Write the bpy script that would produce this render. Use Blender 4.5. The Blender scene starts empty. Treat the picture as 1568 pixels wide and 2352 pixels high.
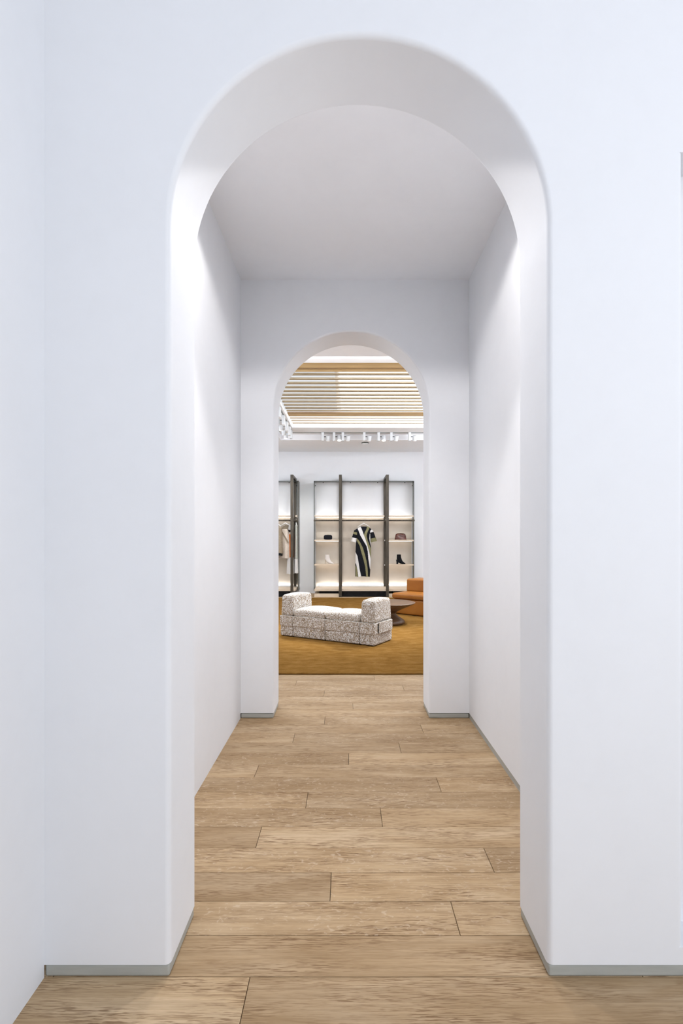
import bpy, bmesh, math, random
from mathutils import Vector, Matrix
from mathutils.geometry import tessellate_polygon
random.seed(7)
S = bpy.context.scene
C = S.collection
PI = math.pi

# ---------------------------------------------------------------- camera, world, exposure, lights
F = 1220.0          # focal length in pixels of the 1568x2352 frame
H = 1.45            # eye height
VX, VY = 795.0, 1235.0
cam_d = bpy.data.cameras.new('camera')
cam = bpy.data.objects.new('camera', cam_d); C.objects.link(cam)
cam.location = (0, 0, H); cam.rotation_euler = (PI/2, 0, 0)
cam_d.sensor_fit = 'VERTICAL'; cam_d.sensor_height = 36.0
cam_d.lens = F/2352*36.0
cam_d.shift_x = -(VX-784)/2352; cam_d.shift_y = (VY-1176)/2352
cam_d.clip_start = 0.02
S.camera = cam

S.view_settings.view_transform = 'Standard'
S.view_settings.look = 'None'
S.view_settings.gamma = 1.0
S.view_settings.exposure = 1.07
S.view_settings.use_curve_mapping = False

w = bpy.data.worlds.new('world'); S.world = w; w.use_nodes = True
w.node_tree.nodes['Background'].inputs[0].default_value = (0.86, 0.92, 1.0, 1)
w.node_tree.nodes['Background'].inputs[1].default_value = 0.35

def area(name, loc, rot, sx, sy, power, col):
    l = bpy.data.lights.new(name, 'AREA'); l.shape = 'RECTANGLE'; l.size = sx; l.size_y = sy
    l.energy = power; l.color = col
    o = bpy.data.objects.new(name, l); C.objects.link(o); o.location = loc; o.rotation_euler = rot
    return o
def spot(name, loc, target, power, angle, blend, col, size=0.04):
    l = bpy.data.lights.new(name, 'SPOT'); l.energy = power; l.spot_size = math.radians(angle)
    l.spot_blend = blend; l.color = col; l.shadow_soft_size = size
    o = bpy.data.objects.new(name, l); C.objects.link(o); o.location = loc
    d = Vector(target)-Vector(loc); o.rotation_euler = d.to_track_quat('-Z', 'Y').to_euler()
    return o
COOL = (0.90, 0.945, 1.0); NEUT = (1.0, 0.965, 0.945); WARM = (1.0, 0.84, 0.68)
# daylight of the entrance room (large shop windows behind and to the right)
area('daylight_window', (1.6, -2.9, 1.9), (math.radians(90), 0, 0), 3.6, 2.8, 18, COOL)
area('daylight_side_window', (3.1, -0.9, 2.0), (math.radians(90), 0, math.radians(90)), 2.6, 2.6, 37, COOL)
area('entrance_ceiling_fill', (0.9, -0.6, 4.1), (0, 0, 0), 3.0, 2.4, 2, COOL)  # overhead fill added to the entrance room, not a known lamp
# recessed downlights of the passage, just behind the first arch
spot('passage_downlight', (-0.42, 2.42, 3.50), (-0.66, 3.7, 0.9), 33, 92, 0.35, NEUT, 0.05)
spot('passage_downlight', (0.55, 2.42, 3.50), (0.80, 3.7, 0.9), 33, 92, 0.35, NEUT, 0.05)
spot('passage_downlight', (0.03, 2.46, 3.50), (0.03, 1.8, 0.2), 34, 104, 0.25, NEUT, 0.05)
# general fill of the shop: area lights added for brightness, not known fittings
SHOPC = (0.93, 0.97, 1.0)
area('shop_soffit_fill', (-2.7, 8.6, 3.66), (0, 0, 0), 1.8, 5.0, 46, SHOPC)
area('shop_soffit_fill', (3.8, 8.6, 3.66), (0, 0, 0), 1.2, 5.0, 30, SHOPC)
# unseen fill added at the near and right sides to brighten the ceiling recess
area('recess_fill', (0.75, 6.60, 3.73), (math.radians(108), 0, 0), 4.3, 0.05, 15, COOL)
area('recess_fill', (2.96, 9.6, 3.74), (math.radians(125), 0, math.radians(90)), 5.0, 0.06, 32, COOL)
# unseen upward fill added on both sides of the seating group, brightens the ceiling
area('shop_upward_fill', (-3.5, 8.6, 2.2), (math.radians(180), math.radians(20), 0), 0.8, 5.5, 42, COOL)
area('shop_upward_fill', (3.9, 8.6, 2.2), (math.radians(180), math.radians(-20), 0), 0.8, 5.5, 42, COOL)

# ---------------------------------------------------------------- helpers
def link(name, me, parent=None, loc=None, rot=None):
    o = bpy.data.objects.new(name, me); C.objects.link(o)
    if parent is not None: o.parent = parent
    if loc is not None: o.location = loc
    if rot is not None: o.rotation_euler = rot
    return o
def mesh(name, verts, faces, mats, parent=None, smooth=False, mi=None, loc=None, rot=None):
    me = bpy.data.meshes.new(name); me.from_pydata([tuple(v) for v in verts], [], faces)
    for m in (mats if isinstance(mats, (list, tuple)) else [mats]): me.materials.append(m)
    if mi: me.polygons.foreach_set('material_index', mi)
    if smooth: me.polygons.foreach_set('use_smooth', [True]*len(me.polygons))
    me.update()
    return link(name, me, parent, loc, rot)
def tag(o, label=None, cat=None, group=None, kind=None):
    if label: o['label'] = label
    if cat: o['category'] = cat
    if group: o['group'] = group
    if kind: o['kind'] = kind
    return o
def empty(name, loc, rz=0.0):
    o = bpy.data.objects.new(name, None); C.objects.link(o); o.location = loc
    o.rotation_euler = (0, 0, rz); o.empty_display_size = 0.1
    return o
def children(o): return [c for c in bpy.data.objects if c.parent == o]
def copy_tree(o, parent=None):
    c = o.copy(); C.objects.link(c); c.parent = parent
    for ch in children(o): copy_tree(ch, c)
    return c

class MB:
    """collects shapes into one mesh"""
    def __init__(s): s.v = []; s.f = []; s.m = []
    def add(s, vs, fs, mi=0):
        b = len(s.v); s.v += [tuple(v) for v in vs]; s.f += [tuple(b+i for i in f) for f in fs]; s.m += [mi]*len(fs)
        return s
    def box(s, x0, x1, y0, y1, z0, z1, mi=0):
        vs = [(x, y, z) for x in (x0, x1) for y in (y0, y1) for z in (z0, z1)]
        fs = [(0,1,3,2),(4,6,7,5),(0,4,5,1),(2,3,7,6),(0,2,6,4),(1,5,7,3)]
        return s.add(vs, fs, mi)
    def rbox(s, x0, x1, y0, y1, z0, z1, r, n=6, fn=None, mi=0, seg=8):
        """rounded box with a dense surface, optionally deformed by fn"""
        vs = {}; lst = []; fs = []
        lo = Vector((x0, y0, z0)); hi = Vector((x1, y1, z1))
        def ticks(a, b):
            L = b-a; rr = min(r, L/2*0.999)
            t = [a + rr*(1-math.cos(PI/2*i/n)) for i in range(n)]
            t += [a+rr+(L-2*rr)*i/seg for i in range(seg+1)]
            t += [b - rr*(1-math.cos(PI/2*i/n)) for i in range(n-1, -1, -1)]
            return t
        T = [ticks(lo[k], hi[k]) for k in range(3)]
        N = [len(t) for t in T]
        ci = [(lo[k]+min(r, (hi[k]-lo[k])/2*0.999), hi[k]-min(r, (hi[k]-lo[k])/2*0.999)) for k in range(3)]
        def vid(i, j, k):
            key = (i, j, k)
            if key not in vs:
                p = Vector((T[0][i], T[1][j], T[2][k]))
                q = Vector([min(max(p[a], ci[a][0]), ci[a][1]) for a in range(3)])
                d = p-q
                # cube point -> sphere
                m = max(abs(d[a])/max(1e-9, min(r, (hi[a]-lo[a])/2*0.999)) for a in range(3)) if d.length > 1e-9 else 0
                if d.length > 1e-9: p = q + d.normalized()*m*min(r, min((hi[a]-lo[a])/2*0.999 for a in range(3)))
                if fn: p = fn(p)
                vs[key] = len(lst); lst.append(tuple(p))
            return vs[key]
        for a, b, c in ((0,1,2),(1,2,0),(2,0,1)):
            for side in (0, N[c]-1):
                for i in range(N[a]-1):
                    for j in range(N[b]-1):
                        quad = []
                        for (di, dj) in ((0,0),(1,0),(1,1),(0,1)):
                            idx = [0,0,0]; idx[a] = i+di; idx[b] = j+dj; idx[c] = side
                            quad.append(vid(*idx))
                        if side == 0: quad.reverse()
                        fs.append(tuple(quad))
        return s.add(lst, fs, mi)
    def loft(s, rings, cap=True, mi=0, close=True):
        n = len(rings[0]); vs = [p for r in rings for p in r]; fs = []
        for a in range(len(rings)-1):
            for i in range(n if close else n-1):
                j = (i+1) % n
                fs.append((a*n+i, a*n+j, (a+1)*n+j, (a+1)*n+i))
        if cap:
            fs.append(tuple(range(n-1, -1, -1))); fs.append(tuple((len(rings)-1)*n+i for i in range(n)))
        return s.add(vs, fs, mi)
    def tube(s, pts, r, n=10, mi=0):
        pts = [Vector(p) for p in pts]; rings = []
        up = Vector((0.0123, 1, 0.017))
        for i, p in enumerate(pts):
            t = (pts[min(i+1, len(pts)-1)]-pts[max(i-1, 0)]).normalized()
            a = t.cross(up)
            if a.length < 1e-3: a = t.cross(Vector((1, 0, 0)))
            a.normalize(); b = t.cross(a).normalized()
            rr = r[i] if isinstance(r, (list, tuple)) else r
            rings.append([p + (a*math.cos(2*PI*k/n)+b*math.sin(2*PI*k/n))*rr for k in range(n)])
        return s.loft(rings, mi=mi)
    def lathe(s, prof, n=48, c=(0, 0, 0), mi=0):
        rings = [[(c[0]+r*math.cos(2*PI*k/n), c[1]+r*math.sin(2*PI*k/n), c[2]+z) for k in range(n)] for r, z in prof]
        return s.loft(rings, mi=mi)
    def build(s, name, mats, parent=None, smooth=False, loc=None, rot=None):
        o = mesh(name, s.v, s.f, mats, parent, smooth, s.m, loc, rot)
        bm = bmesh.new(); bm.from_mesh(o.data); bmesh.ops.recalc_face_normals(bm, faces=bm.faces[:])
        bm.to_mesh(o.data); bm.free()
        return o
def bevel(o, w, seg=3):
    m = o.modifiers.new('bevel', 'BEVEL'); m.width = w; m.segments = seg; m.limit_method = 'ANGLE'
    m.harden_normals = False
    o.data.polygons.foreach_set('use_smooth', [True]*len(o.data.polygons))
    wn = o.modifiers.new('wn', 'WEIGHTED_NORMAL'); wn.keep_sharp = True
    return o

# ---------------------------------------------------------------- materials
def nt(name):
    m = bpy.data.materials.new(name); m.use_nodes = True
    return m, m.node_tree, m.node_tree.nodes['Principled BSDF']
def mapping(t, scale=(1, 1, 1), coord='Object'):
    tc = t.nodes.new('ShaderNodeTexCoord'); mp = t.nodes.new('ShaderNodeMapping')
    mp.inputs['Scale'].default_value = scale
    t.links.new(tc.outputs[coord], mp.inputs['Vector'])
    return mp.outputs['Vector']
def noise(t, vec, scale, detail=4, rough=0.5, dist=0.0):
    n = t.nodes.new('ShaderNodeTexNoise'); n.inputs['Scale'].default_value = scale
    n.inputs['Detail'].default_value = detail; n.inputs['Roughness'].default_value = rough
    n.inputs['Distortion'].default_value = dist
    t.links.new(vec, n.inputs['Vector']); return n.outputs['Fac']
def ramp(t, fac, stops):
    r = t.nodes.new('ShaderNodeValToRGB'); e = r.color_ramp.elements
    while len(e) < len(stops): e.new(0.5)
    for k, (p, c) in enumerate(stops):
        e[k].position = p; e[k].color = (c[0], c[1], c[2], 1) if len(c) == 3 else c
    t.links.new(fac, r.inputs['Fac']); return r.outputs['Color']
def mix(t, fac, a, b, mode='MIX'):
    m = t.nodes.new('ShaderNodeMix'); m.data_type = 'RGBA'; m.blend_type = mode
    for sock, v in ((m.inputs[0], fac), (m.inputs[6], a), (m.inputs[7], b)):
        if hasattr(v, 'default_value') or hasattr(v, 'is_linked'): t.links.new(v, sock)
        else: sock.default_value = v if not isinstance(v, tuple) else ((v[0], v[1], v[2], 1))
    return m.outputs[2]
def bump(t, bsdf, h, strength, dist):
    b = t.nodes.new('ShaderNodeBump'); b.inputs['Strength'].default_value = strength
    b.inputs['Distance'].default_value = dist
    t.links.new(h, b.inputs['Height']); t.links.new(b.outputs['Normal'], bsdf.inputs['Normal'])
def noisy(name, c1, c2, scale=8, rough=0.6, stretch=(1, 1, 1), bstr=0.0, bdist=0.002, bscale=None, metal=0.0, detail=4):
    m, t, b = nt(name); v = mapping(t, stretch)
    n = noise(t, v, scale, detail)
    t.links.new(ramp(t, n, [(0.3, c1), (0.7, c2)]), b.inputs['Base Color'])
    b.inputs['Roughness'].default_value = rough; b.inputs['Metallic'].default_value = metal
    if bstr: bump(t, b, noise(t, v, bscale or scale*6, 3), bstr, bdist)
    return m
def emis(name, col, strength):
    m = bpy.data.materials.new(name); m.use_nodes = True; t = m.node_tree
    for n in list(t.nodes): t.nodes.remove(n)
    e = t.nodes.new('ShaderNodeEmission'); e.inputs[0].default_value = (*col, 1); e.inputs[1].default_value = strength
    o = t.nodes.new('ShaderNodeOutputMaterial'); t.links.new(e.outputs[0], o.inputs[0]); return m

# plaster
def plaster(name, c):
    m, t, b = nt(name); v = mapping(t)
    n1 = noise(t, v, 2.2, 5, 0.6, 0.6); n2 = noise(t, v, 14, 5, 0.65)
    d = tuple(x*0.965 for x in c)
    col = mix(t, n2, mix(t, ramp(t, n1, [(0.35, (0, 0, 0)), (0.65, (1, 1, 1))]), d, c), tuple(min(1, x*1.01) for x in c))
    t.links.new(col, b.inputs['Base Color']); b.inputs['Roughness'].default_value = 0.75
    b.inputs['Specular IOR Level'].default_value = 0.25
    bump(t, b, noise(t, v, 9, 6, 0.6), 0.12, 0.006)
    return m
M_PL = plaster('plaster_white', (0.826, 0.842, 0.876))
M_CEIL = plaster('ceiling_white', (0.90, 0.915, 0.955))
M_WHITE = noisy('white_paint', (0.85, 0.86, 0.88), (0.88, 0.89, 0.91), 5, 0.5)
M_BASE = noisy('baseboard_grey_metal', (0.36, 0.37, 0.345), (0.43, 0.44, 0.41), 6, 0.45, (1, 1, 8))
M_DARK = noisy('gap_black', (0.02, 0.016, 0.012), (0.03, 0.024, 0.018), 10, 0.9)
M_BRONZE = noisy('bronze_wood', (0.032, 0.025, 0.016), (0.078, 0.063, 0.043), 9, 0.45, (3, 3, 0.5), 0.2, 0.001)
M_BLACK = noisy('black_plinth', (0.008, 0.009, 0.010), (0.016, 0.016, 0.018), 12, 0.35)
M_FRAME = noisy('frame_steel', (0.07, 0.085, 0.078), (0.12, 0.135, 0.125), 12, 0.35, metal=0.4)
M_BRASS = noisy('clasp_metal', (0.55, 0.45, 0.3), (0.65, 0.55, 0.4), 20, 0.3, metal=1.0)
M_STEEL = noisy('hook_metal', (0.5, 0.5, 0.5), (0.6, 0.6, 0.6), 20, 0.3, metal=1.0)
M_SHELF = noisy('pale_oak_shelf', (0.60, 0.49, 0.37), (0.68, 0.57, 0.45), 6, 0.5, (1, 12, 12))
M_BACK = noisy('beige_panel', (0.60, 0.54, 0.46), (0.66, 0.60, 0.52), 3, 0.7)
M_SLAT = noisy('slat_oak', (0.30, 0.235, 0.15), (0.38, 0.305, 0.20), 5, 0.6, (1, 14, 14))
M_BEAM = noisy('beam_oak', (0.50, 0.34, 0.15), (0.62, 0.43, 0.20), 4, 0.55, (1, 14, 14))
M_BEAMD = noisy('beam_shadow_oak', (0.20, 0.11, 0.04), (0.27, 0.16, 0.06), 4, 0.55, (1, 14, 14))  # beam oak with shade put into its colour
M_TABLE = noisy('walnut_table', (0.085, 0.044, 0.022), (0.15, 0.085, 0.045), 5, 0.38, (2, 9, 9))
M_SPOT = noisy('spot_white', (0.70, 0.73, 0.76), (0.76, 0.79, 0.82), 8, 0.35)
M_LENS = emis('spot_lens', (1.0, 0.96, 0.9), 4.0)
M_LED = emis('led_strip', (1.0, 0.93, 0.85), 2.6)
M_LEDB = emis('base_led_strip', (1.0, 0.93, 0.87), 9.0)
M_SKY = emis('luminous_ceiling', (0.97, 0.99, 1.0), 1.6)
M_HANG = noisy('hanger_white', (0.78, 0.77, 0.76), (0.84, 0.83, 0.82), 10, 0.4)

# oak floor: the 'plank' colour attribute carries a random value for each board
def oak():
    m, t, b = nt('oak_floor')
    at = t.nodes.new('ShaderNodeAttribute'); at.attribute_name = 'plank'
    tc = t.nodes.new('ShaderNodeTexCoord')
    off = t.nodes.new('ShaderNodeVectorMath'); off.operation = 'MULTIPLY_ADD'
    t.links.new(at.outputs['Color'], off.inputs[0]); off.inputs[1].default_value = (37, 19, 11)
    t.links.new(tc.outputs['Object'], off.inputs[2])
    def mp(sc):
        q = t.nodes.new('ShaderNodeMapping'); q.inputs['Scale'].default_value = sc
        t.links.new(off.outputs[0], q.inputs['Vector']); return q.outputs['Vector']
    base = ramp(t, noise(t, mp((0.8, 3.5, 1)), 2.2, 4, 0.55, 0.5), [(0.25, (0.37, 0.243, 0.125)), (0.5, (0.485, 0.345, 0.205)), (0.75, (0.59, 0.45, 0.30))])
    sep = t.nodes.new('ShaderNodeSeparateColor'); t.links.new(at.outputs['Color'], sep.inputs[0])
    tone = ramp(t, sep.outputs[0], [(0.0, (0.80, 0.78, 0.75)), (0.5, (0.95, 0.94, 0.92)), (1.0, (1.08, 1.08, 1.07))])
    col = mix(t, 1.0, base, tone, 'MULTIPLY')
    lines = ramp(t, noise(t, mp((2.2, 110, 1)), 1.0, 3, 0.6, 0.1), [(0.35, (0.84, 0.82, 0.79)), (0.65, (1.06, 1.06, 1.06))])
    col = mix(t, 1.0, col, lines, 'MULTIPLY')
    # pores: short dark dashes along the grain
    po = noise(t, mp((17, 300, 1)), 1.0, 2, 0.55, 0.12)
    pf = ramp(t, po, [(0.40, (1, 1, 1)), (0.50, (0, 0, 0))])
    pm = noise(t, mp((1.2, 6, 1)), 2.0, 2, 0.5)
    pmf = ramp(t, pm, [(0.35, (0.12, 0.12, 0.12)), (0.66, (1, 1, 1))])
    fac = mix(t, 1.0, pf, pmf, 'MULTIPLY')
    col = mix(t, fac, col, (0.20, 0.115, 0.055))
    # pale medullary flecks on some boards
    fl = noise(t, mp((26, 44, 1)), 1.0, 2, 0.5, 1.6)
    ff = ramp(t, fl, [(0.60, (0, 0, 0)), (0.68, (1, 1, 1))])
    gate = ramp(t, sep.outputs[1], [(0.55, (0, 0, 0)), (0.7, (0.38, 0.38, 0.38))])
    col = mix(t, mix(t, 1.0, ff, gate, 'MULTIPLY'), col, (0.66, 0.53, 0.40))
    # a few dark knots
    vo = t.nodes.new('ShaderNodeTexVoronoi'); vo.inputs['Scale'].default_value = 1.0
    t.links.new(mp((0.9, 4.5, 1)), vo.inputs['Vector'])
    kn = ramp(t, vo.outputs['Distance'], [(0.02, (0.75, 0.75, 0.75)), (0.085, (0, 0, 0))])
    col = mix(t, kn, col, (0.13, 0.075, 0.035))
    t.links.new(col, b.inputs['Base Color'])
    rr = ramp(t, po, [(0.35, (0.72, 0.72, 0.72)), (0.6, (0.52, 0.52, 0.52))])
    t.links.new(rr, b.inputs['Roughness']); b.inputs['Specular IOR Level'].default_value = 0.32
    bump(t, b, po, 0.22, 0.0012)
    return m
M_OAK = oak()

# rug
def rugm():
    m, t, b = nt('ochre_rug'); v = mapping(t)
    n = noise(t, mapping(t, (1.2, 2.6, 1)), 4.0, 6, 0.7, 0.3); f = noise(t, v, 160, 3, 0.7)
    c = ramp(t, n, [(0.3, (0.18, 0.088, 0.020)), (0.5, (0.245, 0.125, 0.032)), (0.75, (0.31, 0.175, 0.056))])
    t.links.new(mix(t, 0.45, c, ramp(t, f, [(0.3, (0.45, 0.45, 0.45)), (0.7, (1.25, 1.25, 1.25))]), 'MULTIPLY'), b.inputs['Base Color'])
    b.inputs['Roughness'].default_value = 0.95; b.inputs['Specular IOR Level'].default_value = 0.0
    bump(t, b, f, 0.7, 0.008); return m
M_RUG = rugm()

# boucle with dark and tan flecks
def boucle():
    m, t, b = nt('boucle_fabric'); v = mapping(t)
    w1 = noise(t, mapping(t, (1, 1, 0.6)), 95, 2, 0.6, 0.2)
    c = ramp(t, w1, [(0.36, (0.27, 0.195, 0.12)), (0.50, (0.50, 0.44, 0.37)), (0.62, (0.86, 0.86, 0.87))])
    f = noise(t, mapping(t, (1, 1, 0.6)), 85, 2, 0.5, 0.3)
    c = mix(t, ramp(t, f, [(0.315, (1, 1, 1)), (0.355, (0, 0, 0))]), c, (0.045, 0.038, 0.04))
    t.links.new(c, b.inputs['Base Color'])
    b.inputs['Roughness'].default_value = 0.95; b.inputs['Specular IOR Level'].default_value = 0.1
    bump(t, b, noise(t, v, 90, 3, 0.7), 0.8, 0.008); return m
M_BOU = boucle()
M_SEAM = noisy('seam_piping', (0.50, 0.44, 0.37), (0.72, 0.68, 0.62), 60, 0.9)
M_LEATHER = noisy('tan_leather', (0.28, 0.098, 0.013), (0.36, 0.138, 0.022), 3.5, 0.40, (1, 1, 1), 0.12, 0.002, 120)
M_LSEAM = noisy('leather_seam', (0.14, 0.045, 0.012), (0.20, 0.07, 0.02), 20, 0.6)
M_BAG = noisy('brown_leather', (0.055, 0.012, 0.007), (0.13, 0.030, 0.016), 12, 0.22, (1, 1, 1), 0.5, 0.006, 16)
M_CLUTCH = noisy('black_satin', (0.006, 0.007, 0.010), (0.012, 0.013, 0.018), 30, 0.5)
M_BOOTW = noisy('cream_leather', (0.72, 0.67, 0.64), (0.78, 0.74, 0.71), 10, 0.35)
M_BOOTB = noisy('black_suede', (0.007, 0.008, 0.010), (0.014, 0.015, 0.018), 30, 0.8)
M_HEELW = noisy('heel_tan', (0.50, 0.42, 0.33), (0.58, 0.50, 0.40), 10, 0.4)
def dull(m):
    m.node_tree.nodes['Principled BSDF'].inputs['Specular IOR Level'].default_value = 0.08; return m
M_DBLK = noisy('dress_black', (0.007, 0.008, 0.012), (0.013, 0.014, 0.019), 40, 0.7)
M_DWHT = noisy('dress_white', (0.72, 0.71, 0.70), (0.78, 0.77, 0.76), 40, 0.7)
M_DOLV = noisy('dress_olive', (0.20, 0.19, 0.095), (0.27, 0.255, 0.14), 40, 0.6)
M_TWEED = noisy('tweed_beige', (0.50, 0.43, 0.36), (0.74, 0.67, 0.59), 90, 0.9, (1, 1, 1), 0.4, 0.003, 120)
M_TAUPE = noisy('taupe_cloth', (0.24, 0.195, 0.14), (0.34, 0.285, 0.21), 60, 0.9)
M_ORANGE = noisy('orange_cloth', (0.60, 0.14, 0.02), (0.70, 0.19, 0.035), 30, 0.7)
M_SAGE = noisy('sage_cloth', (0.40, 0.42, 0.38), (0.50, 0.52, 0.47), 30, 0.7)
M_UMBER = noisy('umber_cloth', (0.035, 0.022, 0.016), (0.055, 0.036, 0.026), 30, 0.6)

M_LEATHER.node_tree.nodes['Principled BSDF'].inputs['Specular IOR Level'].default_value = 0.28
for _m in (M_DBLK, M_DWHT, M_DOLV, M_TWEED, M_TAUPE, M_ORANGE, M_SAGE, M_UMBER, M_CLUTCH, M_BOOTB, M_BLACK): dull(_m)
def glass():
    m = bpy.data.materials.new('clear_glass'); m.use_nodes = True; t = m.node_tree
    for n in list(t.nodes): t.nodes.remove(n)
    tr = t.nodes.new('ShaderNodeBsdfTransparent'); tr.inputs[0].default_value = (0.90, 0.95, 0.92, 1)
    gl = t.nodes.new('ShaderNodeBsdfGlossy'); gl.inputs['Roughness'].default_value = 0.03
    fr = t.nodes.new('ShaderNodeFresnel'); fr.inputs[0].default_value = 1.45
    mx = t.nodes.new('ShaderNodeMixShader'); o = t.nodes.new('ShaderNodeOutputMaterial')
    t.links.new(fr.outputs[0], mx.inputs[0]); t.links.new(tr.outputs[0], mx.inputs[1]); t.links.new(gl.outputs[0], mx.inputs[2])
    t.links.new(mx.outputs[0], o.inputs[0]); return m
M_GLASS = glass()

# ---------------------------------------------------------------- setting
Y1, Y2 = 1.750, 2.040          # near arch wall, front and back face
Y3, Y4 = 4.262, 4.580          # far arch wall
YW = 13.84                     # shop end wall
ZB = 0.042                     # baseboard height
AX1, AX2, AR, AZ = 0.042, 0.040, 0.622, 2.484
CL, CR, CH = -0.846, 0.985, 3.52
EL, ER, EH = -0.995, 3.2, 4.2  # entrance room
SL, SR = -4.2, 4.6             # shop
SOF, RING, UP = 3.69, 3.82, 4.25

def struct(o): o['kind'] = 'structure'; return o

def arch_outline(cx, off, zb, n=56):
    """open outline from the left foot over the arch to the right foot"""
    r = AR+off; p = [(cx-r, zb), (cx-r, zb+0.6), (cx-r, zb+1.3)]
    for i in range(n+1):
        a = PI-PI*i/n; p.append((cx+r*math.cos(a), AZ+r*math.sin(a)))
    p += [(cx+r, zb+1.3), (cx+r, zb+0.6), (cx+r, zb)]
    return p
def arch_wall(name, cx, x0, x1, y0, y1, z1, rf, rb, mat, zb=ZB, steps=7):
    v = []; f = []
    loops = []
    for i in range(steps+1):
        a = PI/2*i/steps; loops.append((rf*(1-math.sin(a)), y0+rf*(1-math.cos(a))))
    for i in range(steps+1):
        a = PI/2*i/steps; loops.append((rb*(1-math.cos(a)), y1-rb+rb*math.sin(a)))
    rows = []
    for off, y in loops:
        o = arch_outline(cx, off, zb); b = len(v); v += [(x, y, z) for x, z in o]; rows.append(list(range(b, b+len(o))))
    for a, b in zip(rows, rows[1:]):
        for i in range(len(a)-1): f.append((a[i], a[i+1], b[i+1], b[i]))
    sm = [True]*len(f)
    for row, y in ((rows[0], y0), (rows[-1], y1)):
        b = len(v); v += [(x0, y, zb), (x0, y, z1), (x1, y, z1), (x1, y, zb)]
        poly = [b, b+1, b+2, b+3]+row[::-1]
        for tri in tessellate_polygon([[Vector(v[i]) for i in poly]]): f.append(tuple(poly[k] for k in tri)); sm.append(True)
    o = mesh(name, v, f, mat)
    bm = bmesh.new(); bm.from_mesh(o.data); bmesh.ops.recalc_face_normals(bm, faces=bm.faces[:]); bm.to_mesh(o.data); bm.free()
    # flat faces keep their own normal, only the reveal and rim are smooth
    flat = len(f)-2*(len(rows[0])+2)
    for i, p in enumerate(o.data.polygons):
        n = p.normal; p.use_smooth = True
    m = o.modifiers.new('wn', 'WEIGHTED_NORMAL'); m.weight = 100; m.mode = 'FACE_AREA'
    return struct(o)

# ---- near arch wall, with the edge of a shallow niche at its right end
NX = 1.108
arch_wall('wall_front', AX1, EL-0.1, NX-0.02, Y1, Y2, EH+0.1, 0.019, 0.012, M_PL)
def niche_wall():
    mb = MB()
    # rounded jamb, then recessed panel; the band below and above stays flush
    z0, z1 = 0.10, 2.72
    mb.box(NX-0.02, ER+0.1, Y1+0.12, Y2, ZB, EH+0.1)
    mb.box(NX-0.02, ER+0.1, Y1, Y1+0.12, ZB, z0)
    mb.box(NX-0.02, ER+0.1, Y1, Y1+0.12, z1, EH+0.1)
    pts = [(NX-0.02, Y1)]
    for i in range(7):
        a = PI/2*i/6; pts.append((NX-0.015+0.015*math.sin(a), Y1+0.015*(1-math.cos(a))))
    pts += [(NX, Y1+0.12), (NX-0.02, Y1+0.12)]
    mb.loft([[(x, y, z0) for x, y in pts], [(x, y, z1) for x, y in pts]])
    return mb
struct(niche_wall().build('wall_front_niche', M_PL))
arch_wall('wall_middle', AX2, CL-0.02, CR+0.02, Y3, Y4, CH+0.02, 0.016, 0.014, M_PL)

def wallbox(name, *b, mat=None):
    return struct(MB().box(*b).build(name, mat or M_PL))
wallbox('wall_left', EL-0.12, EL, -3.2, Y1, 0, EH)
wallbox('wall_rear', EL-0.12, ER+0.12, -3.32, -3.2, 0, EH)
wallbox('wall_right', ER, ER+0.12, -3.2, Y1, 0, EH)
wallbox('ceiling_entrance', EL-0.12, ER+0.12, -3.32, Y1, EH, EH+0.1, mat=M_CEIL)
wallbox('wall_corridor_left', CL-0.10, CL, Y2, Y3+0.3, ZB, CH)
wallbox('wall_corridor_right', CR, CR+0.10, Y2, Y3+0.3, ZB, CH)
wallbox('ceiling_corridor', CL-0.1, CR+0.1, Y2, Y4, CH, CH+0.1, mat=M_CEIL)
wallbox('wall_shop_near_left', SL, CL-0.02, Y4-0.12, Y4, 0, SOF+0.8)
wallbox('wall_shop_near_right', CR+0.02, SR, Y4-0.12, Y4, 0, SOF+0.8)
wallbox('wall_shop_near_top', CL-0.02, CR+0.02, Y4-0.12, Y4, CH+0.1, SOF+0.8)
wallbox('wall_shop_left', SL-0.1, SL, Y4, YW, 0, SOF+0.8)
wallbox('wall_shop_right', SR, SR+0.1, Y4, YW, 0, SOF+0.8)
wallbox('wall_back', SL-0.1, SR+0.1, YW, YW+0.12, 0, SOF+0.8)

# baseboards: slim grey recessed profile
def arch_base(name, cx, x0, x1, y0, y1, inset=0.003):
    mb = MB(); e = inset
    mb.box(x0, cx-AR-e, y0+e, y1-e, 0, ZB); mb.box(cx+AR+e, x1, y0+e, y1-e, 0, ZB)
    o = mb.build(name, M_BASE); bevel(o, 0.008, 2); return struct(o)
arch_base('baseboard_front', AX1, EL, ER, Y1, Y2)
arch_base('baseboard_middle', AX2, CL, CR, Y3, Y4)
struct(MB().box(CL-0.1, CL-0.003, Y2, Y3+0.003, 0, ZB).build('baseboard_corridor_left', M_PL))
struct(MB().box(CR+0.003, CR+0.1, Y2, Y3+0.003, 0, ZB).build('baseboard_corridor_right', M_BASE))

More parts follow.
